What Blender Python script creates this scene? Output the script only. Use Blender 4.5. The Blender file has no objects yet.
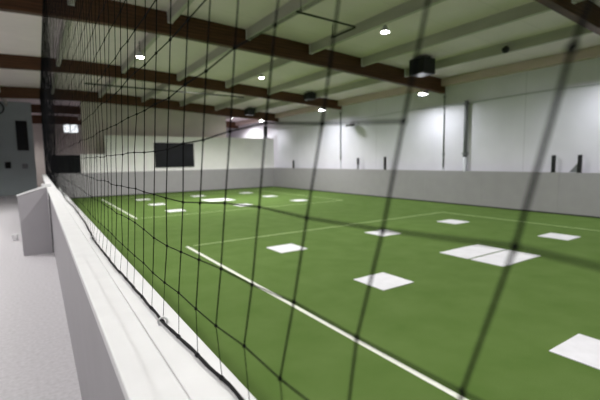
import bpy, math, random
from mathutils import Vector, Matrix
random.seed(7)
SC = bpy.context.scene
COL = SC.collection

# ------------------------------------------------------------------ materials
def mat(name, base, rough=0.6, var=0.0, scale=8.0, spec=0.3, metal=0.0, bump=0.0, bscale=60.0, detail=4.0, stretch=None, base2=None):
    m = bpy.data.materials.new(name); m.use_nodes = True
    nt = m.node_tree; b = nt.nodes['Principled BSDF']
    b.inputs['Base Color'].default_value = (*base, 1)
    b.inputs['Roughness'].default_value = rough
    b.inputs['Metallic'].default_value = metal
    b.inputs['Specular IOR Level'].default_value = spec
    tc = nt.nodes.new('ShaderNodeTexCoord')
    mp = nt.nodes.new('ShaderNodeMapping')
    if stretch: mp.inputs['Scale'].default_value = stretch
    nt.links.new(tc.outputs['Object'], mp.inputs['Vector'])
    if var or base2:
        n = nt.nodes.new('ShaderNodeTexNoise'); n.inputs['Scale'].default_value = scale; n.inputs['Detail'].default_value = detail
        r = nt.nodes.new('ShaderNodeValToRGB')
        b2 = base2 or tuple(c * (1 + var) for c in base)
        b1 = base if base2 else tuple(c * (1 - var) for c in base)
        r.color_ramp.elements[0].position = 0.3; r.color_ramp.elements[1].position = 0.7
        r.color_ramp.elements[0].color = (*b1, 1); r.color_ramp.elements[1].color = (*b2, 1)
        nt.links.new(mp.outputs[0], n.inputs['Vector']); nt.links.new(n.outputs['Fac'], r.inputs['Fac'])
        nt.links.new(r.outputs[0], b.inputs['Base Color'])
    if bump:
        n2 = nt.nodes.new('ShaderNodeTexNoise'); n2.inputs['Scale'].default_value = bscale; n2.inputs['Detail'].default_value = 3
        bp = nt.nodes.new('ShaderNodeBump'); bp.inputs['Strength'].default_value = bump; bp.inputs['Distance'].default_value = 0.01
        nt.links.new(mp.outputs[0], n2.inputs['Vector']); nt.links.new(n2.outputs['Fac'], bp.inputs['Height'])
        nt.links.new(bp.outputs[0], b.inputs['Normal'])
    return m

def emis(name, col, s):
    m = bpy.data.materials.new(name); m.use_nodes = True
    nt = m.node_tree; nt.nodes.clear()
    e = nt.nodes.new('ShaderNodeEmission'); e.inputs[0].default_value = (*col, 1); e.inputs[1].default_value = s
    o = nt.nodes.new('ShaderNodeOutputMaterial'); nt.links.new(e.outputs[0], o.inputs[0])
    return m

def wood_mat():
    m = mat('glulam_wood', (0.100, 0.042, 0.019), 0.55, var=0.35, scale=3.0, stretch=(0.6, 6, 14), detail=5)
    nt = m.node_tree; b = nt.nodes['Principled BSDF']
    # horizontal lamination lines
    tc = nt.nodes.new('ShaderNodeTexCoord'); w = nt.nodes.new('ShaderNodeTexWave')
    w.wave_type = 'BANDS'; w.bands_direction = 'Z'; w.inputs['Scale'].default_value = 4.1; w.inputs['Distortion'].default_value = 0.4
    mx = nt.nodes.new('ShaderNodeMixRGB'); mx.blend_type = 'MULTIPLY'; mx.inputs[0].default_value = 0.35
    src = b.inputs['Base Color'].links[0].from_socket
    nt.links.new(tc.outputs['Object'], w.inputs['Vector'])
    nt.links.new(src, mx.inputs[1]); nt.links.new(w.outputs['Color'], mx.inputs[2])
    nt.links.new(mx.outputs[0], b.inputs['Base Color'])
    return m

def panel_mat(name, base, step, dark=0.8):
    """painted surface with thin joints every <step> metres along object Y"""
    m = mat(name, base, 0.7, var=0.035, scale=1.3)
    nt = m.node_tree; b = nt.nodes['Principled BSDF']
    tc = nt.nodes.new('ShaderNodeTexCoord'); sp = nt.nodes.new('ShaderNodeSeparateXYZ')
    md = nt.nodes.new('ShaderNodeMath'); md.operation = 'MODULO'; md.inputs[1].default_value = step
    lt = nt.nodes.new('ShaderNodeMath'); lt.operation = 'LESS_THAN'; lt.inputs[1].default_value = 0.02
    ad = nt.nodes.new('ShaderNodeMath'); ad.operation = 'ADD'; ad.inputs[1].default_value = 100.0 * step
    mx = nt.nodes.new('ShaderNodeMixRGB'); mx.blend_type = 'MULTIPLY'; mx.inputs[2].default_value = (dark, dark, dark, 1)
    src = b.inputs['Base Color'].links[0].from_socket
    nt.links.new(tc.outputs['Object'], sp.inputs[0]); nt.links.new(sp.outputs['Y'], ad.inputs[0])
    nt.links.new(ad.outputs[0], md.inputs[0]); nt.links.new(md.outputs[0], lt.inputs[0])
    nt.links.new(lt.outputs[0], mx.inputs[0]); nt.links.new(src, mx.inputs[1])
    nt.links.new(mx.outputs[0], b.inputs['Base Color'])
    return m

M = {}
M['turf'] = mat('turf', (0.096, 0.164, 0.036), 0.9, spec=0.1, scale=2.2, detail=8, bump=0.6, bscale=240, base2=(0.124, 0.196, 0.052))
M['line'] = mat('line_paint', (0.80, 0.81, 0.74), 0.8, var=0.06, scale=30)
M['thinline'] = mat('faded_line_paint', (0.36, 0.46, 0.22), 0.8, var=0.15, scale=20)
M['mat'] = mat('white_mat', (0.80, 0.79, 0.84), 0.7, var=0.05, scale=6)
M['concrete'] = mat('concrete', (0.55, 0.53, 0.55), 0.45, scale=30, detail=9, base2=(0.68, 0.66, 0.69))
M['wall'] = panel_mat('painted_wall', (0.75, 0.735, 0.81), 6.42)
M['beige'] = mat('beige_wall', (0.66, 0.60, 0.56), 0.8, var=0.04, scale=2)
M['dim'] = mat('dark_grey_wall', (0.08, 0.08, 0.085), 0.8, var=0.05, scale=2)  # for unseen walls, kept dark to cut light bounced to the ceiling
M['white'] = mat('white_partition', (0.86, 0.85, 0.84), 0.7, var=0.03, scale=2)
M['blue'] = mat('bluegrey_wall', (0.40, 0.46, 0.47), 0.7, var=0.05, scale=1.5)
M['ceil'] = panel_mat('ceiling_panel', (0.80, 0.71, 0.73), 1.22, 0.88)
M['purlin'] = mat('purlin_paint', (0.46, 0.44, 0.40), 0.7, var=0.08, scale=5, stretch=(1, .2, 1))
M['ledger'] = mat('ledger_paint', (0.58, 0.46, 0.43), 0.7, var=0.08, scale=5, stretch=(1, .2, 1))
M['wood'] = wood_mat()
M['board'] = mat('board_grey', (0.37, 0.355, 0.375), 0.5, var=0.03, scale=3)
M['cap'] = mat('cap_white', (0.78, 0.78, 0.785), 0.5, var=0.025, scale=9)
M['dark'] = mat('dark_trim_and_gap', (0.02, 0.02, 0.02), 0.8, var=0.2, scale=20)  # near-black for fittings and for strips standing in for shaded gaps
M['black'] = mat('black_metal', (0.016, 0.016, 0.018), 0.45, var=0.2, scale=12)
M['screen'] = mat('dark_screen', (0.006, 0.006, 0.009), 0.3, var=0.3, scale=2, spec=0.3)
M['net'] = mat('black_nylon', (0.007, 0.007, 0.008), 0.9, var=0.2, scale=200, spec=0.03)
M['rope'] = mat('black_rope', (0.014, 0.014, 0.015), 0.8, var=0.5, scale=300, bump=0.8, bscale=500)
M['steel'] = mat('zinc_steel', (0.75, 0.75, 0.76), 0.3, var=0.1, scale=40, metal=0.5, spec=0.6)
M['pipe'] = mat('grey_pipe', (0.20, 0.205, 0.22), 0.5, var=0.06, scale=6)
M['pipelight'] = mat('pale_pipe', (0.52, 0.53, 0.56), 0.5, var=0.05, scale=6)
M['sprk'] = mat('dark_pipe', (0.05, 0.052, 0.045), 0.9, var=0.1, scale=6, spec=0.05)
M['lamp'] = emis('lamp_lens', (1.0, 0.97, 0.93), 30.0)
M['lampw'] = emis('lamp_lens_wall', (0.95, 0.97, 1.0), 640.0)
M['day'] = emis('daylight_pane', (0.92, 0.96, 1.0), 0.9)

# ------------------------------------------------------------------ mesh builder
class MB:
    def __init__(s): s.v = []; s.f = []
    def add(s, vs, fs):
        o = len(s.v); s.v += [tuple(v) for v in vs]; s.f += [tuple(i + o for i in f) for f in fs]
        return s
    def box(s, x0, x1, y0, y1, z0, z1):
        return s.add([(x0,y0,z0),(x1,y0,z0),(x1,y1,z0),(x0,y1,z0),(x0,y0,z1),(x1,y0,z1),(x1,y1,z1),(x0,y1,z1)],
                     [(0,3,2,1),(4,5,6,7),(0,1,5,4),(1,2,6,5),(2,3,7,6),(3,0,4,7)])
    def prism(s, prof, y0, y1):      # prof: list of (x, z), extruded along Y
        n = len(prof)
        vs = [(x, y0, z) for x, z in prof] + [(x, y1, z) for x, z in prof]
        fs = [tuple(range(n)), tuple(range(2*n-1, n-1, -1))]
        fs += [(i, n+i, n+(i+1) % n, (i+1) % n) for i in range(n)]
        return s.add(vs, fs)
    def tube(s, pts, r, n=8, caps=True):
        pts = [Vector(p) for p in pts]; vs = []; fs = []
        ref = None
        for i, p in enumerate(pts):
            t = (pts[min(i+1, len(pts)-1)] - pts[max(i-1, 0)]).normalized()
            if ref is None:
                ref = Vector((0,0,1)) if abs(t.z) < 0.9 else Vector((1,0,0))
            a = (ref - t * ref.dot(t)).normalized(); ref = a; c = t.cross(a)
            rr = r[i] if isinstance(r, (list, tuple)) else r
            for k in range(n):
                g = 2 * math.pi * k / n
                vs.append(p + a * (rr * math.cos(g)) + c * (rr * math.sin(g)))
        for i in range(len(pts) - 1):
            for k in range(n):
                fs.append((i*n+k, i*n+(k+1) % n, (i+1)*n+(k+1) % n, (i+1)*n+k))
        if caps:
            fs.append(tuple(range(n-1, -1, -1))); fs.append(tuple(range((len(pts)-1)*n, len(pts)*n)))
        return s.add(vs, fs)
    def lathe(s, prof, c=(0,0,0), n=24):   # prof: (r, z)
        vs = []; fs = []
        for r, z in prof:
            for k in range(n):
                g = 2*math.pi*k/n; vs.append((c[0]+r*math.cos(g), c[1]+r*math.sin(g), c[2]+z))
        for i in range(len(prof)-1):
            for k in range(n):
                fs.append((i*n+k, i*n+(k+1) % n, (i+1)*n+(k+1) % n, (i+1)*n+k))
        fs.append(tuple(range(n-1, -1, -1))); fs.append(tuple(range((len(prof)-1)*n, len(prof)*n)))
        return s.add(vs, fs)
    def torus(s, c, R, r, axis, n=20, k=8):
        c = Vector(c); ax = Vector(axis).normalized()
        a = ax.orthogonal().normalized(); b = ax.cross(a); vs = []; fs = []
        for i in range(n):
            g = 2*math.pi*i/n; d = a*math.cos(g) + b*math.sin(g)
            for j in range(k):
                h = 2*math.pi*j/k; vs.append(c + d*(R + r*math.cos(h)) + ax*(r*math.sin(h)))
        for i in range(n):
            for j in range(k):
                fs.append((i*k+j, ((i+1) % n)*k+j, ((i+1) % n)*k+(j+1) % k, i*k+(j+1) % k))
        return s.add(vs, fs)
    def build(s, name, m, parent=None, bevel=0.0, smooth=False, loc=None):
        me = bpy.data.meshes.new(name)
        vs = s.v
        if loc: vs = [(x-loc[0], y-loc[1], z-loc[2]) for x, y, z in vs]
        me.from_pydata(vs, [], s.f); me.update()
        import bmesh
        bm = bmesh.new(); bm.from_mesh(me); bmesh.ops.recalc_face_normals(bm, faces=bm.faces); bm.to_mesh(me); bm.free()
        me.materials.append(M[m])
        if smooth:
            for p in me.polygons: p.use_smooth = True
        o = bpy.data.objects.new(name, me); COL.objects.link(o)
        if loc and not parent: o.location = loc
        if parent: o.parent = parent
        if bevel:
            b = o.modifiers.new('Bevel', 'BEVEL'); b.width = bevel; b.segments = 2; b.limit_method = 'ANGLE'
        return o

def empty(name, loc=(0,0,0)):
    o = bpy.data.objects.new(name, None); COL.objects.link(o); o.location = loc; o.empty_display_size = 0.1
    return o
def tag(o, label, cat, group=None, kind=None):
    o['label'] = label; o['category'] = cat
    if group: o['group'] = group
    if kind: o['kind'] = kind
    return o
def struct(o, label=None):
    o['kind'] = 'structure'
    if label: o['label'] = label
    return o
def copy_tree(o, parent=None):
    c = o.copy(); COL.objects.link(c)
    if parent: c.parent = parent
    for ch in list(o.children): copy_tree(ch, c)
    return c

# ------------------------------------------------------------------ layout numbers (metres)
XB, YB_NEAR, YB_FAR, BH = 12.26, -1.7, 21.48, 1.20      # right boards, field ends, board height
XW = 12.60                                              # right building wall
XL = -3.2
BEAMY = [-2.2, 3.66, 9.40, 15.30, 21.40, 27.25, 33.10]
PROF = [(-3.2, 4.43), (0.0, 4.555), (1.5, 4.58), (3.0, 4.555), (6.0, 4.43), (9.0, 4.245), (XW, 4.03)]
def zb(x):
    for (a, za), (b, zc) in zip(PROF, PROF[1:]):
        if a <= x <= b: return za + (zc - za) * (x - a) / (b - a)
    return PROF[0][1] if x < PROF[0][0] else PROF[-1][1]
def zc(x): return zb(x) + 0.47
TURF = 0.012

# ------------------------------------------------------------------ setting
struct(MB().box(XL, XW, -5, 36, -0.12, 0).build('floor', 'concrete'))
struct(MB().box(XW, XW+0.25, -5, 36, 0, 4.7).build('wall_right', 'wall'))
struct(MB().box(XL-0.2, XL, -5, 36, 0, 4.9).build('wall_left', 'dim'))  # out of view, set close in to reduce bounce on the ceiling
struct(MB().box(XL-0.2, XW+0.25, -5.2, -5, 0, 5.05).build('wall_rear', 'dim'))
cm = MB()
xs = [p[0] for p in PROF]
cm.prism([(x, zc(x)) for x in xs] + [(x, zc(x)+0.12) for x in reversed(xs)], -5, 36)
struct(cm.build('ceiling', 'ceil'))
# walls beyond the far end of the field
wf = MB().prism([(1.95, 0), (9.55, 0)] + [(x, zc(x)-0.01) for x in (9.55, 9.0, 6.0, 3.0, 1.95)], 22.35, 22.5)
struct(wf.build('wall_far', 'beige'))
wb = MB()
for (x0, x1, z0, z1) in [(XL, 1.72, 0, 5.05), (2.72, XW, 0, 5.05), (1.72, 2.72, 0, 3.90), (1.72, 2.72, 4.56, 5.05)]:
    wb.box(x0, x1, 34.0, 34.2, z0, z1)
struct(wb.build('wall_back', 'beige'))
wn = MB()
for (x0, x1, z0, z1) in [(1.72, 1.77, 3.90, 4.56), (2.67, 2.72, 3.90, 4.56), (1.77, 2.67, 3.90, 3.95), (1.77, 2.67, 4.51, 4.56), (2.16, 2.24, 3.95, 4.51)]:
    wn.box(x0, x1, 34.02, 34.12, z0, z1)
w1 = struct(wn.build('window_1', 'cap'))
MB().box(1.77, 2.67, 34.08, 34.10, 3.95, 4.51).build('pane', 'day', w1)
# blue-grey office wall at the end of the walkway
struct(MB().box(XL, -0.1, 26.3, 26.5, 0, 4.98).build('wall_office', 'blue'))
# white partition behind the far boards: a tall main stretch and a lower stretch beside it
we = MB().box(2.83, XB+0.12, YB_FAR+0.13, YB_FAR+0.25, 0, 3.02).box(1.72, 2.83, YB_FAR+0.13, YB_FAR+0.25, 0, 2.10)
struct(we.build('wall_end', 'white', bevel=0.01))

# purlins between the beams and ledgers along the right wall
PX = [-1.17, 0.77, 2.71, 4.65, 6.59, 8.53, 10.47]
bays = [(-5.0, BEAMY[0]-0.09)] + [(a+0.09, b-0.09) for a, b in zip(BEAMY, BEAMY[1:])]
n = 0
for (y0, y1) in bays[1:]:
    for x in PX:
        y0_ = y0
        if 21 < y0 < 23 and 1.9 < x < 9.6: y0_ = 22.52
        zt = min(zc(x-0.05), zc(x+0.05)) + 0.01
        p_ = struct(MB().box(x-0.05, x+0.05, y0_, y1, zt-0.25, zt).build('ceiling_purlin', 'purlin'))
        for ya, yb in ((y0_, y0_+0.05), (y1-0.05, y1)):
            MB().box(x-0.057, x+0.057, ya, yb, zt-0.257, zt-0.02).build('joist_hanger', 'cap', p_)
    n += 1
    struct(MB().box(XW-0.26, XW, y0, y1, 4.25, zc(XW)-0.005).build('trim_%d' % n, 'ledger'))

# ------------------------------------------------------------------ beams
def beam(y, dz, label):
    prof = [(x, zb(x)+dz) for x in xs] + [(x, zc(x)-0.001) for x in reversed(xs)]
    b = MB().prism([(x, z) for x, z in prof], y-0.085, y+0.085).build('glulam_beam', 'wood', loc=(0, y, 0), bevel=0.006)
    tag(b, label, 'beam', 'roof beams')
    return b
BL = ['brown timber roof beam behind the viewer, out of the picture',
      'reddish brown timber roof beam cutting the top right corner, closest in view',
      'long brown timber roof beam whose right end sits under the biggest black hanging box',
      'second long timber beam back, just behind the smaller lamp in the middle bay',
      'timber beam directly above the white partition with the wide black screen',
      'dark timber beam seen above the blue-grey office wall edge, left of the net',
      'farthest dark timber beam, just above the small bright window']
for y, dz, l in list(zip(BEAMY, [0, 0.06, -0.02, 0.06, -0.01, 0, -0.12], BL))[1:]:
    beam(y, dz, l)

# ------------------------------------------------------------------ turf and markings
turf = MB().box(0.317, XB, YB_NEAR, YB_FAR, 0.0, TURF).build('turf_carpet', 'turf')
tag(turf, 'green artificial turf carpet covering the playing field between the grey boards', 'artificial turf')
def lines(parent, x0, x1, y0, y1, w, near_first):
    side = MB().box(x0-w/2, x0+w/2, y0, y1, TURF, TURF+0.003)
    side.build('side_line', 'line', parent)
    o = MB()
    t = 0.045
    for yy in (y0, y1): o.box(x0+w/2+0.1, x1-t, yy-t/2, yy+t/2, TURF, TURF+0.003)
    o.box(x1-t/2, x1+t/2, y0, y1, TURF, TURF+0.003)
    f = o.build('box_line', 'thinline', parent); f['label'] = 'fainter thin lines closing the box'
lines(turf, 2.325, 10.20, -0.09, 7.555, 0.056, True)
lines(turf, 2.325, 10.20, 12.28, 19.9, 0.05, False)

CX = [3.80, 6.32, 8.85]
def mat_square(x, y, label):
    o = MB().box(x-0.285, x+0.285, y-0.285, y+0.285, TURF, TURF+0.010).build('floor_mat', 'mat', loc=(x, y, TURF), bevel=0.004)
    return tag(o, label, 'mat', 'small white square mats on the turf')
def mat_big(x, y, label):
    e = empty('floor_mat_cluster', (x, y, TURF)); e.name = 'large_floor_mat'
    for sx in (-1, 1):
        for sy in (-1, 1):
            x0, x1 = sorted((sx*0.006, sx*0.57)); y0, y1 = sorted((sy*0.022, sy*0.57))
            MB().box(x0, x1, y0, y1, 0, 0.010).build('mat_panel', 'mat', e, bevel=0.003)
    return tag(e, label, 'mat', 'large white square mats of four panels')
YN, YFR, ST = 3.73, 15.93, 2.5
mat_square(CX[0], YN-ST+0.0, 'white square mat cut off by the picture edge, bottom right corner on the turf')
mat_square(CX[0], YN, 'white square mat left of the large near mat, nearest whole mat to the viewer')
mat_square(CX[2], YN, 'white square mat on the near turf, just right of the large near mat')
mat_square(CX[0], YN+ST, 'white square mat by the start of the long bold side line')
mat_square(CX[1], YN+ST, 'white square mat behind the large near mat, just short of the thin cross line')
mat_square(CX[2], YN+ST, 'white square mat in the near box corner closest to the grey side board')
mat_big(CX[1], YN, 'large white four-panel mat on the near half of the turf')
mat_square(CX[0], YFR-ST, 'far box small white mat closest to the viewer in its leftmost column')
mat_square(CX[0], YFR, 'far box small white mat in the middle of its leftmost column')
mat_square(CX[0], YFR+ST, 'far box small white mat at the back of its leftmost column, below the screen')
mat_square(CX[1], YFR-ST, 'far box small white mat just in front of the large far mat')
mat_square(CX[1], YFR+ST, 'far box small white mat just behind the large far mat')
mat_square(CX[2], YFR-ST, 'far box small white mat in the rightmost column, closest to the viewer')
mat_square(CX[2], YFR, 'far box small white mat in the middle of the rightmost column')
mat_square(CX[2], YFR+ST, 'far box small white mat at the back of the rightmost column, near the board corner')
mat_big(CX[1], YFR, 'large white four-panel mat on the far half of the turf, below the screen')

# ------------------------------------------------------------------ boards round the field
rb = empty('side_board', (XB, 9.9, 0))
def rel(mb, o): 
    l = o.location; mb.v = [(x-l[0], y-l[1], z-l[2]) for x, y, z in mb.v]; return mb
seg = [YB_NEAR + i*(YB_FAR-YB_NEAR)/10 for i in range(11)]
for a, b in zip(seg, seg[1:]):
    rel(MB().box(XB, XB+0.10, a+0.002, b-0.002, 0.05, BH-0.02), rb).build('board_panel', 'board', rb)
rel(MB().box(XB-0.002, XB+0.13, YB_NEAR, YB_FAR, BH-0.02, BH), rb).build('board_top', 'board', rb, bevel=0.004)
rel(MB().box(XB+0.02, XB+0.09, YB_NEAR, YB_FAR, 0.0, 0.05), rb).build('base_shadow_strip', 'dark', rb)  # dark strip stands in for the shadow line under the panels
tag(rb, 'long plain grey side board below the white building wall, across the turf', 'board')
fb = empty('end_board', (6.3, YB_FAR, 0))
seg = [0.34 + i*(XB-0.34)/6 for i in range(7)]
for a, b in zip(seg, seg[1:]):
    rel(MB().box(a+0.002, b-0.002, YB_FAR, YB_FAR+0.10, 0.05, BH-0.02), fb).build('board_panel', 'board', fb)
rel(MB().box(0.34, XB, YB_FAR-0.002, YB_FAR+0.12, BH-0.02, BH), fb).build('board_top', 'board', fb, bevel=0.004)
rel(MB().box(0.34, XB, YB_FAR+0.02, YB_FAR+0.09, 0.0, 0.05), fb).build('base_shadow_strip', 'dark', fb)  # same painted shadow line at the foot of the end board
tag(fb, 'grey end board below the white partition at the far end of the turf', 'board')

# near board under the net
X0, X1 = 0.119, 0.327
nb = empty('near_board', (0.22, 0, 0))
rel(MB().box(0.146, 0.315, -2.5, 8.55, 0.0, BH-0.03), nb).build('board_panel', 'board', nb)
rel(MB().box(0.146, 0.315, 9.45, YB_FAR+0.1, 0.0, BH-0.03), nb).build('board_panel', 'board', nb)
rel(MB().box(0.16, 0.30, 8.55, 9.45, 0.0, BH-0.03), nb).build('gate_panel', 'board', nb)
o = rel(MB().box(X0, 0.2190, -2.5, YB_FAR+0.1, BH-0.03, BH), nb).build('board_cap', 'cap', nb, bevel=0.003); o['label'] = 'white top of the board'
o = rel(MB().box(0.2205, X1, -2.5, YB_FAR+0.1, BH-0.03, BH+0.001), nb).build('board_cap', 'cap', nb, bevel=0.003); o['label'] = 'white top of the board'
o = rel(MB().box(0.03, 0.20, 9.52, 9.62, BH-0.25, BH+0.06), nb).build('gate_post', 'cap', nb, bevel=0.01); o['label'] = 'white post end at the gate'
tag(nb, 'low grey board with a wide white top running beside the walkway under the net', 'board')
# rope path along the white top
RP = [(-2.4, .30), (0.0, .302), (0.70, .298), (0.905, .286), (1.13, .271), (1.36, .268), (1.59, .263), (1.95, .254), (2.67, .250), (2.95, .262), (3.6, .278), (4.2, .282), (4.74, .285), (5.75, .27), (7.3, .282), (8.85, .27), (12, .27), (YB_FAR, .27)]
def rx(y):
    for (a, xa), (b, xb) in zip(RP, RP[1:]):
        if a <= y <= b:
            t = (y-a)/(b-a); t = t*t*(3-2*t); return xa + (xb-xa)*t
    return .27
# eye bolts holding the rope
for i, y in enumerate([-0.4, 1.13, 2.67, 4.21, 5.75, 7.29, 8.83, 10.4, 11.9, 13.5]):
    x = rx(y)
    m = MB().torus((x-0.003, y, BH+0.0105), 0.0125, 0.0028, (0.25, 1, -0.15), 24, 8)
    m.torus((x+0.009, y+0.010, BH+0.003), 0.0065, 0.0026, (0, 0, 1), 20, 8)
    m.lathe([(0.004, 0.0), (0.004, 0.004)], (x+0.009, y+0.010, BH), 12)
    e = rel(m, nb).build('eye_bolt', 'steel', nb, smooth=True)
    if i == 1: e['label'] = 'small shiny eye bolt holding the rope'

# open gate wing
gw = empty('gate_wing', (-0.1, 8.72, 0))
g = MB().add([(-0.325, 8.65, 0.0), (0.125, 8.65, 0.0), (0.125, 8.77, 0.0), (-0.325, 8.77, 0.0),
              (-0.345, 8.65, 1.09), (0.105, 8.65, 1.235), (0.105, 8.77, 1.235), (-0.345, 8.77, 1.09)],
             [(0,3,2,1),(4,5,6,7),(0,1,5,4),(1,2,6,5),(2,3,7,6),(3,0,4,7)])
rel(g, gw).build('gate_panel', 'board', gw, bevel=0.006)
g = MB().add([(-0.36, 8.64, 1.090), (0.10, 8.64, 1.237), (0.10, 8.79, 1.237), (-0.36, 8.79, 1.090),
              (-0.36, 8.64, 1.115), (0.10, 8.64, 1.262), (0.10, 8.79, 1.262), (-0.36, 8.79, 1.115)],
             [(0,3,2,1),(4,5,6,7),(0,1,5,4),(1,2,6,5),(2,3,7,6),(3,0,4,7)])
o = rel(g, gw).build('gate_cap', 'cap', gw, bevel=0.003); o['label'] = 'white sloping top edge'
rel(MB().box(0.127, 0.143, 8.66, 8.76, 0.0, 1.15), gw).build('gap_shadow_strip', 'dark', gw)  # dark strip in place of the shadow gap beside the near board
tag(gw, 'grey wing panel with a sloping white top standing out into the walkway', 'gate')
# small white item left of it
pc = MB().lathe([(0.05, 0), (0.065, 0.13), (0.067, 0.135), (0.060, 0.13), (0.045, 0.008)], (-0.52, 10.6, 0), 16)
pc = pc.build('paper_cup', 'cap', loc=(-0.56, 10.6, 0), smooth=True)
tag(pc, 'tiny white cup-like item on the walkway floor left of the grey wing panel', 'cup')

# ------------------------------------------------------------------ the net
def rowz(k): return 1.598 + 0.1215*k
NET_TOP = 4.50
rows = [k for k in range(-2, 30) if rowz(k) < NET_TOP - 0.05]
NX = 0.27
S = 0.1275; SHEAR = -0.27
cols = list(range(-12, 168))
rnd = random.Random(3)
jy = {}; 
MEAS = {(0,1):(.112,1.731),(0,0):(.141,1.605),(0,-1):(.178,1.480),(1,1):(.242,1.699),(1,0):(.266,1.599),(1,-1):(.303,1.478),
        (2,1):(.361,1.707),(2,0):(.394,1.596),(2,-1):(.427,1.48),(2,-2):(.468,1.353),(3,1):(.492,1.719),(3,0):(.519,1.598),(3,-1):(.55,1.471),(3,-2):(.587,1.355),
        (4,1):(.616,1.716),(4,0):(.648,1.593),(4,-1):(.678,1.468),(4,-2):(.715,1.345),(5,1):(.746,1.708),(5,0):(.778,1.583),(5,-1):(.799,1.46),(5,-2):(.833,1.342),
        (6,0):(.892,1.575),(6,-1):(.926,1.453),(7,-1):(1.05,1.446),(8,-1):(1.191,1.445)}
def knot(j, k):
    if (j, k) in MEAS: return (NX, *MEAS[(j, k)])
    key = (j, k)
    if key not in jy:
        a = 0.003 if j < 10 else 0.006
        jy[key] = (rnd.uniform(-a, a), rnd.uniform(-a, a) * 0.8, rnd.uniform(-0.003, 0.003))
    d = jy[key]
    y = 0.141 + j*S + SHEAR*(rowz(k)-1.598) + d[0]
    z = rowz(k) + d[1] - 0.022*max(0, min(1, (j-4)/3))*(1 if j < 20 else max(0, 1-(j-20)/20))
    t = max(0.0, 1 - (rowz(k)-1.2)/0.45)
    x = NX + (rx(y)-NX)*t*0.4 + (d[2] if j > 9 else 0)
    return (x, y, z)
net = empty('barrier_net', (NX, 9.5, BH))
def strand(mb, pts, r, n=6):
    mb.tube(pts, r, n)
nm = MB()
for j in cols:
    yb = 0.141 + j*S + SHEAR*(1.205-1.598)
    pts = [knot(j, k) for k in rows]
    yt = 0.141 + j*S + SHEAR*(NET_TOP-1.598)
    pts.append((NX, yt, NET_TOP))
    if yt > YB_FAR: continue
    w_ = 0.0015 if j < 4 else 0.00135 if j < 30 else 0.0015 if j < 60 else 0.0024
    strand(nm, pts, w_, 6 if j < 14 else 4)
    strand(nm, [(rx(yb), yb, 1.206), pts[0]], 0.0008 if j < 30 else w_, 6 if j < 14 else 4)
for k in rows:
    pts = [knot(j, k) for j in cols if not (k == 1 and j < 1)]
    near = pts[:30]; far = pts[29:]
    strand(nm, near, 0.00135, 6); strand(nm, far, 0.0012, 4)
for j in cols:
    for k in rows:
        x, y, z = knot(j, k); r = 0.0042
        nm.add([(x+r,y,z),(x-r,y,z),(x,y+r*1.1,z),(x,y-r*1.1,z),(x,y,z+r*1.2),(x,y,z-r*1.2)],
               [(0,2,4),(2,1,4),(1,3,4),(3,0,4),(2,0,5),(1,2,5),(3,1,5),(0,3,5)])
rel(nm, net).build('net_mesh', 'net', net)
# bottom rope with the lashings round it
ys = []
y = -2.0
while y < YB_FAR-0.1:
    ys.append(y); y += 0.03 if y < 4 else 0.12
rp = MB()
rp.tube([(rx(y)+0.0012*math.sin(y*37), y, BH+0.0065) for y in ys], [0.0042 + 0.0004*math.sin(y*61) for y in ys], 8)
for j in cols[:70]:
    yb = 0.141 + j*S + SHEAR*(1.205-1.598)
    if yb > 7: break
    rp.torus((rx(yb), yb, BH+0.0068), 0.0044, 0.0012, (0.1, 1, 0), 12, 6)
    rp.torus((rx(yb+.006), yb+0.006, BH+0.0068), 0.0044, 0.0012, (-0.1, 1, 0), 12, 6)
o = rel(rp, net).build('bottom_rope', 'rope', net, smooth=True); o['label'] = 'thick black rope along the bottom of the net'
rel(MB().tube([(NX, -3, NET_TOP), (NX, YB_FAR, NET_TOP)], 0.005, 6), net).build('top_cable', 'net', net)
tag(net, 'tall black mesh safety net rising from the white-topped board beside the turf', 'net')

# ------------------------------------------------------------------ lamps
def lamp(x, y, z, label, lens='lamp', r=0.092, top=None, power=185.0):
    e = empty('ceiling_lamp', (x, y, z))
    MB().lathe([(r*1.12, 0), (r*1.15, 0.03), (r*0.95, 0.05), (r*0.6, 0.09), (r*0.55, 0.13), (r*0.25, 0.14)], n=24).build('housing', 'pipelight', e, smooth=True)
    MB().lathe([(r*0.4, -0.012), (r*0.95, -0.008), (r, 0.0)], n=24).build('lens', lens, e, smooth=True)
    tz = top if top is not None else zc(x)
    if lens == 'lamp':       # the reflector throws its light downwards in a wide cone
        L = bpy.data.lights.new('downlight', 'SPOT'); L.energy = power; L.spot_size = math.radians(157); L.spot_blend = 0.35
        L.shadow_soft_size = 0.14; L.color = (1.0, 0.985, 0.965)
        lo = bpy.data.objects.new('downlight', L); COL.objects.link(lo); lo.parent = e; lo.location = (0, 0, -0.03)
    if lens == 'lampw':      # unseen back shield, added to cut the light off the upper wall
        MB().box(r*1.2, r*1.2+0.008, -0.22, 0.22, -0.05, 0.10).build('shield', 'black', e)
    if tz - z > 0.15:
        MB().tube([(0,0,0.13), (0,0,tz-z-0.002)], 0.012, 8).build('hanging_rod', 'sprk', e)
    tag(e, label, 'lamp', 'round ceiling lamps')
    return e
lamp(6.83, 6.70, 4.55, 'bright round lamp nearest in view, in the bay before the black hanging box')
lamp(6.75, 12.55, 4.55, 'round lamp in the middle bay, between the first and second long beams')
lamp(2.60, 11.95, 4.60, 'round lamp seen through the dense net on the left, above the screen')
lamp(11.50, 9.50, 3.925, 'small lamp under the beam end beside the biggest black hanging box', 'lampw', 0.075, zb(11.5))
lamp(11.50, 15.45, 4.03, 'small lamp under the second long beam end by the white side wall', 'lampw', 0.075, zb(11.5)+.06)
lamp(11.55, 21.62, 4.06, 'small lamp under the beam end above the white partition', 'lampw', 0.06, zb(11.55))
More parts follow.
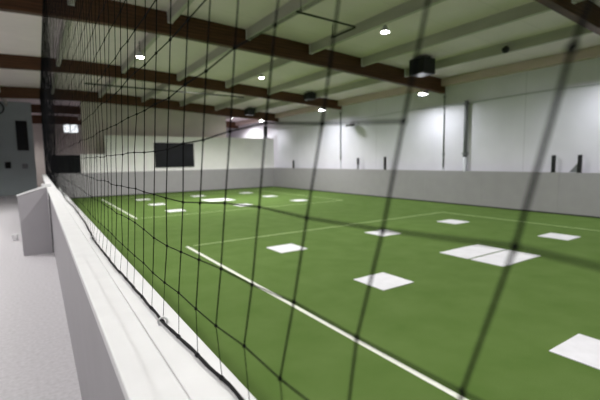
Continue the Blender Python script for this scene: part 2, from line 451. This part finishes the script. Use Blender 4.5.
lamp(11.50, 3.80, 4.00, 'lamp under the beam end beyond the right edge of the picture', 'lampw', 0.075, zb(11.5)+.06)
for x, y in [(2.6, 6.4), (2.6, 0.8), (6.8, 0.8), (-2.2, 0.8), (-2.2, 3.66), (-2.2, 6.5), (-2.4, 10.4), (-2.4, 16.0)]:
    lamp(x, y, min(4.6, zc(x)-0.3), 'added ceiling lamp outside the picture, lighting the hall', power=185 if y < 9 else 330)  # unseen lamps, added to brighten the walkway and the field
lamp(10.9, 24.6, 4.50, 'added unseen lamp behind the beam above the white partition', r=.08, power=260)  # added out of sight to brighten the opening past the partition
lamp(-1.6, 30.2, 4.3, 'added unseen lamp behind the blue-grey office wall', r=.08)  # added out of sight to light the back wall
lamp(5.6, 15.62, 4.83, 'added unseen lamp behind the second long beam', r=.1, power=370)  # added behind the beam to brighten the white partition
lamp(7.55, 15.62, 4.62, 'added unseen lamp behind the second long beam end', r=.1, power=370)  # second added lamp for the white partition

# ------------------------------------------------------------------ hanging black boxes (speakers) by the beams
def hang_box(x, y, zt, w, h, label):
    e = empty('hanging_speaker', (x, y, zt-h))
    MB().box(-w/2, w/2, -w/2, w/2, 0, h).build('cabinet', 'black', e, bevel=0.02)
    g = MB()
    for i in range(6):
        z = 0.06 + i*(h-0.12)/5
        g.box(-w/2-0.012, -w/2+0.002, -w/2+0.05, w/2-0.05, z-0.012, z+0.012)
    g.build('grille', 'dark', e)
    b = MB().box(-0.02, 0.02, -w/2-0.01, w/2+0.01, h, h+0.02)
    b.tube([(0, -w*0.3, h+0.01), (0, -w*0.3, zc(x)-zt+h+0.003)], 0.012, 6); b.tube([(0, w*0.3, h+0.01), (0, w*0.3, zc(x)-zt+h+0.003)], 0.012, 6)
    b.build('bracket', 'black', e)
    return tag(e, label, 'speaker', 'black boxes hung by the beams')
hang_box(9.78, 8.06, 4.60, 0.54, 0.46, 'biggest black square box hanging by the beam end')
hang_box(10.15, 14.45, 4.58, 0.40, 0.28, 'small black box by the second long beam end, above its lamp')
hang_box(10.07, 20.2, 4.57, 0.46, 0.38, 'black box hanging by the beam above the white partition')

# small black device on the ceiling
cmr = empty('dome_camera', (10.345, 5.85, 4.50))
MB().lathe([(0.06, -0.02), (0.05, 0.0), (0.02, 0.01), (0.02, 0.03)], n=16).build('base', 'black', cmr, smooth=True)
MB().lathe([(0.012, -0.15), (0.06, -0.135), (0.088, -0.09), (0.092, -0.05), (0.085, -0.018)], n=16).build('dome', 'black', cmr, smooth=True)
MB().box(0.0, 0.076, -0.03, 0.03, -0.01, 0.03).build('bracket', 'black', cmr)
tag(cmr, 'small round black device under the ceiling near the closest beam', 'camera')

# sprinkler pipes
o = MB().tube([(4.5, 6.82, 4.60), (6.1, 6.90, 4.60), (6.14, 6.94, 4.60), (6.14, 7.8, 4.60)], 0.022, 8)
for (x, y) in [(4.6, 6.82), (6.14, 7.75)]:
    o.tube([(x, y, 4.61), (x, y, zc(x)+0.01)], 0.010, 6)
tag(o.build('sprinkler_pipe', 'sprk', smooth=True), 'dark bent pipe under the ceiling beside the nearest bright lamp', 'pipe')
o = MB().tube([(1.6, 16.35, 4.52), (7.9, 16.40, 4.50)], 0.028, 8)
for x in (1.8, 3.6, 7.4):
    o.tube([(x, 16.375, 4.51), (x, 16.375, zc(x)+0.01)], 0.010, 6)
tag(o.build('sprinkler_pipe', 'sprk', smooth=True), 'long straight dark pipe running just behind the second long beam', 'pipe')

# ------------------------------------------------------------------ right wall fittings
def wall_pipe(y, r, m1, z_top, label, cat, z_mid, m2='pipelight', name='wall_conduit'):
    e = empty(name, (XW-r-0.02, y, 0))
    MB().tube([(0,0,z_mid), (0,0,z_top)], r, 12).build('upper_pipe', m1, e, smooth=True)
    o = MB().tube([(0,0,0.0), (0,0,z_mid)], r*1.02, 12).build('lower_pipe', m2, e, smooth=True); o['label'] = 'paler lower stretch'
    for z in (1.8, z_top-0.1):
        MB().box(-r-0.006, r+0.012, -r-0.02, r+0.02, z-0.02, z+0.02).build('clamp', m1, e)
    return tag(e, label, cat)
wall_pipe(8.40, 0.062, 'pipe', 3.62, 'thick dark grey drain pipe standing against the white side wall', 'pipe', 1.68, name='drain_pipe')
wall_pipe(9.32, 0.022, 'pipe', 3.98, 'thin vertical conduit just left of the thick drain pipe', 'conduit', 1.30)
wall_pipe(15.28, 0.024, 'pipe', 4.02, 'thin dark vertical conduit under the second long beam end', 'conduit', 1.62)
c = MB()
pts = [(XW-0.03, y, 3.56 + 0.02*math.sin(y*1.3)) for y in [ -1 + 0.5*i for i in range(46)]]
c.tube(pts, 0.018, 8)
tag(c.build('wall_cable', 'pipelight', smooth=True), 'long thin horizontal conduit high along the white side wall', 'conduit')
# wall floodlight
fl = empty('wall_floodlight', (XW-0.02, 14.3, 3.22))
MB().box(-0.10, 0.02, -0.03, 0.03, 0.02, 0.06).build('arm', 'black', fl)
MB().add([(-0.42,-0.17,-0.05),(-0.10,-0.17,0.0),(-0.10,0.17,0.0),(-0.42,0.17,-0.05),(-0.36,-0.15,0.10),(-0.12,-0.15,0.13),(-0.12,0.15,0.13),(-0.36,0.15,0.10)],
         [(0,3,2,1),(4,5,6,7),(0,1,5,4),(1,2,6,5),(2,3,7,6),(3,0,4,7)]).build('head', 'black', fl, bevel=0.01)
tag(fl, 'small dark floodlight on an arm high on the white side wall', 'floodlight')

# short black posts on the side board
def post(y, h, shadow_wedge, label, pale=False):
    e = empty('short_post', (XB+0.075, y, BH))
    if pale:
        MB().box(-0.04, 0.04, -0.045, 0.045, h*0.42, h).build('post', 'black', e, bevel=0.006)
        o = MB().box(-0.03, 0.03, -0.04, 0.04, 0.0, h*0.42).build('foot', 'pipe', e, bevel=0.006); o['label'] = 'paler grey lower half'
    else:
        MB().box(-0.04, 0.04, -0.046, 0.046, 0.012, h).build('post', 'black', e, bevel=0.008)
        MB().box(-0.045, 0.045, -0.055, 0.055, 0.0, 0.012).build('foot', 'black', e)
    if shadow_wedge:
        MB().add([(-0.01,0.046,0.012),(0.01,0.046,0.012),(0.01,0.25,0.012),(-0.01,0.25,0.012),(-0.01,0.046,0.27),(0.01,0.046,0.27)],
                 [(0,3,2,1),(0,1,5,4),(1,2,5),(2,3,4,5),(3,0,4)]).build('shadow_wedge', 'pipe', e)  # grey wedge modelled for the triangular shadow beside the post
    return tag(e, label, 'post', 'short black posts on the side board')
post(4.78, 0.49, True, 'short black post on the side board, rightmost, with a grey wedge for its shadow')
post(5.44, 0.49, False, 'short black post on the side board, left neighbour of the one with the shadow wedge')
post(12.05, 0.54, False, 'short black post on the side board, solid black, in the middle of the wall')
post(13.75, 0.52, False, 'short post on the side board with black top and grey lower half', True)
post(19.3, 0.45, False, 'farthest short black post on the side board, near the white partition corner')

# ------------------------------------------------------------------ screens on the far partition
tv = empty('wall_screen', (6.2, YB_FAR+0.13, 2.03))
MB().box(-1.05, 1.05, -0.07, 0.0, -0.65, 0.65).build('casing', 'black', tv, bevel=0.01)
MB().box(-1.0, 1.0, -0.074, -0.069, -0.60, 0.60).build('screen_panel', 'screen', tv)
MB().box(-0.3, 0.3, -0.001, 0.002, -0.2, 0.2).build('mount', 'black', tv)
tag(tv, 'wide black wall screen on the white partition above the far end board', 'screen')
dp = empty('dark_window_panel', (1.1, YB_FAR+0.14, BH))
f = MB().box(-0.62, -0.57, 0, 0.06, 0, 0.86).box(0.57, 0.62, 0, 0.06, 0, 0.86).box(-0.57, 0.57, 0, 0.06, 0, 0.05).box(-0.57, 0.57, 0, 0.06, 0.81, 0.86).box(-0.02, 0.02, 0, 0.06, 0.05, 0.81)
f.build('panel_frame', 'black', dp)
MB().box(-0.57, 0.57, 0.02, 0.04, 0.05, 0.81).build('panel_glass', 'screen', dp)
MB().box(-0.62, 0.62, 0.0, 0.08, -1.2, 0.0).build('panel_base', 'board', dp)
tag(dp, 'dark glazed panel above the far end board beside the net edge', 'panel')
ps = empty('post_speaker', (11.85, YB_FAR+0.19, 3.02))
MB().box(-0.20, 0.24, -0.055, 0.055, 0.0, 0.05).build('base_plate', 'black', ps, bevel=0.008)
MB().box(-0.05, 0.05, -0.05, 0.05, 0.05, 0.22).build('stem', 'black', ps, bevel=0.006)
MB().box(-0.085, 0.085, -0.07, 0.07, 0.22, 0.74).build('cabinet', 'black', ps, bevel=0.012)
tag(ps, 'slim dark upright unit standing on the right end of the white partition', 'speaker')

# ------------------------------------------------------------------ fittings on the office wall
YO = 26.3
ow = empty('tall_dark_window', (-0.60, YO, 3.2))
MB().box(-0.26, 0.26, -0.03, 0.0, -0.80, 0.80).build('window_frame', 'dark', ow)
MB().box(-0.22, 0.22, -0.035, -0.028, -0.76, 0.76).build('window_glass', 'screen', ow)
tag(ow, 'tall narrow dark window high on the blue-grey office wall', 'window')
def wbox(x, z, w, h, m, name, label, cat):
    e = empty(name, (x, YO, z))
    MB().box(-w/2, w/2, -0.06, 0, -h/2, h/2).build('body', m, e, bevel=0.008)
    MB().box(-w/2+0.03, w/2-0.03, -0.066, -0.059, -h/2+0.03, h/2-0.03).build('cover', m, e)
    return tag(e, label, cat)
wbox(-1.33, 1.62, 0.26, 0.34, 'dark', 'wall_panel_box', 'black square box at the bottom left of the blue-grey office wall', 'box')
wbox(-0.58, 1.55, 0.26, 0.26, 'pipe', 'wall_switch_box', 'dim grey square box low on the office wall near its corner', 'box')
ck = empty('wall_clock', (-1.62, YO, 4.62))
MB().torus((0, -0.03, 0), 0.32, 0.035, (0, 1, 0), 28, 8).build('rim', 'dark', ck, smooth=True)
vs = [(0.31*math.cos(2*math.pi*i/28), -0.02, 0.31*math.sin(2*math.pi*i/28)) for i in range(28)]
MB().add(vs + [(x, 0, z) for x, y, z in vs], [tuple(range(28)), tuple(range(55, 27, -1))] + [(i, (i+1) % 28, 28+(i+1) % 28, 28+i) for i in range(28)]).build('face', 'blue', ck)
tag(ck, 'round dark-rimmed disc high on the office wall at the picture edge', 'clock')

# ------------------------------------------------------------------ camera
F, YAW, PIT, ROL, HC = 393.9, 0.584, 0.1014, -0.0153, 1.6667
cy, sy = math.cos(YAW), math.sin(YAW)
fw = Vector((sy*math.cos(PIT), cy*math.cos(PIT), -math.sin(PIT)))
r = Vector((cy, -sy, 0)); u = r.cross(fw)
c, s = math.cos(ROL), math.sin(ROL)
r2 = r*c + u*s; u2 = r*(-s) + u*c
cam = bpy.data.cameras.new('camera'); co = bpy.data.objects.new('camera', cam); COL.objects.link(co)
co.matrix_world = Matrix(((r2.x, u2.x, -fw.x, 0), (r2.y, u2.y, -fw.y, 0), (r2.z, u2.z, -fw.z, HC), (0, 0, 0, 1)))
cam.sensor_width = 36; cam.sensor_fit = 'HORIZONTAL'; cam.lens = F/600*36
cam.clip_start = 0.02; cam.clip_end = 200
cam.dof.use_dof = True; cam.dof.focus_distance = 1.35; cam.dof.aperture_fstop = 2.9
SC.camera = co

# ------------------------------------------------------------------ world, view
w = bpy.data.worlds.new('world'); SC.world = w; w.use_nodes = True
w.node_tree.nodes['Background'].inputs[0].default_value = (0.5, 0.55, 0.6, 1)
w.node_tree.nodes['Background'].inputs[1].default_value = 0.3
SC.view_settings.view_transform = 'Standard'; SC.view_settings.look = 'None'
SC.view_settings.gamma = 1.0; SC.view_settings.use_curve_mapping = False
SC.view_settings.exposure = 0.95
SC.cycles.use_denoising = True
SC.cycles.max_bounces = 8; SC.cycles.diffuse_bounces = 6
SC.cycles.sample_clamp_indirect = 6.0
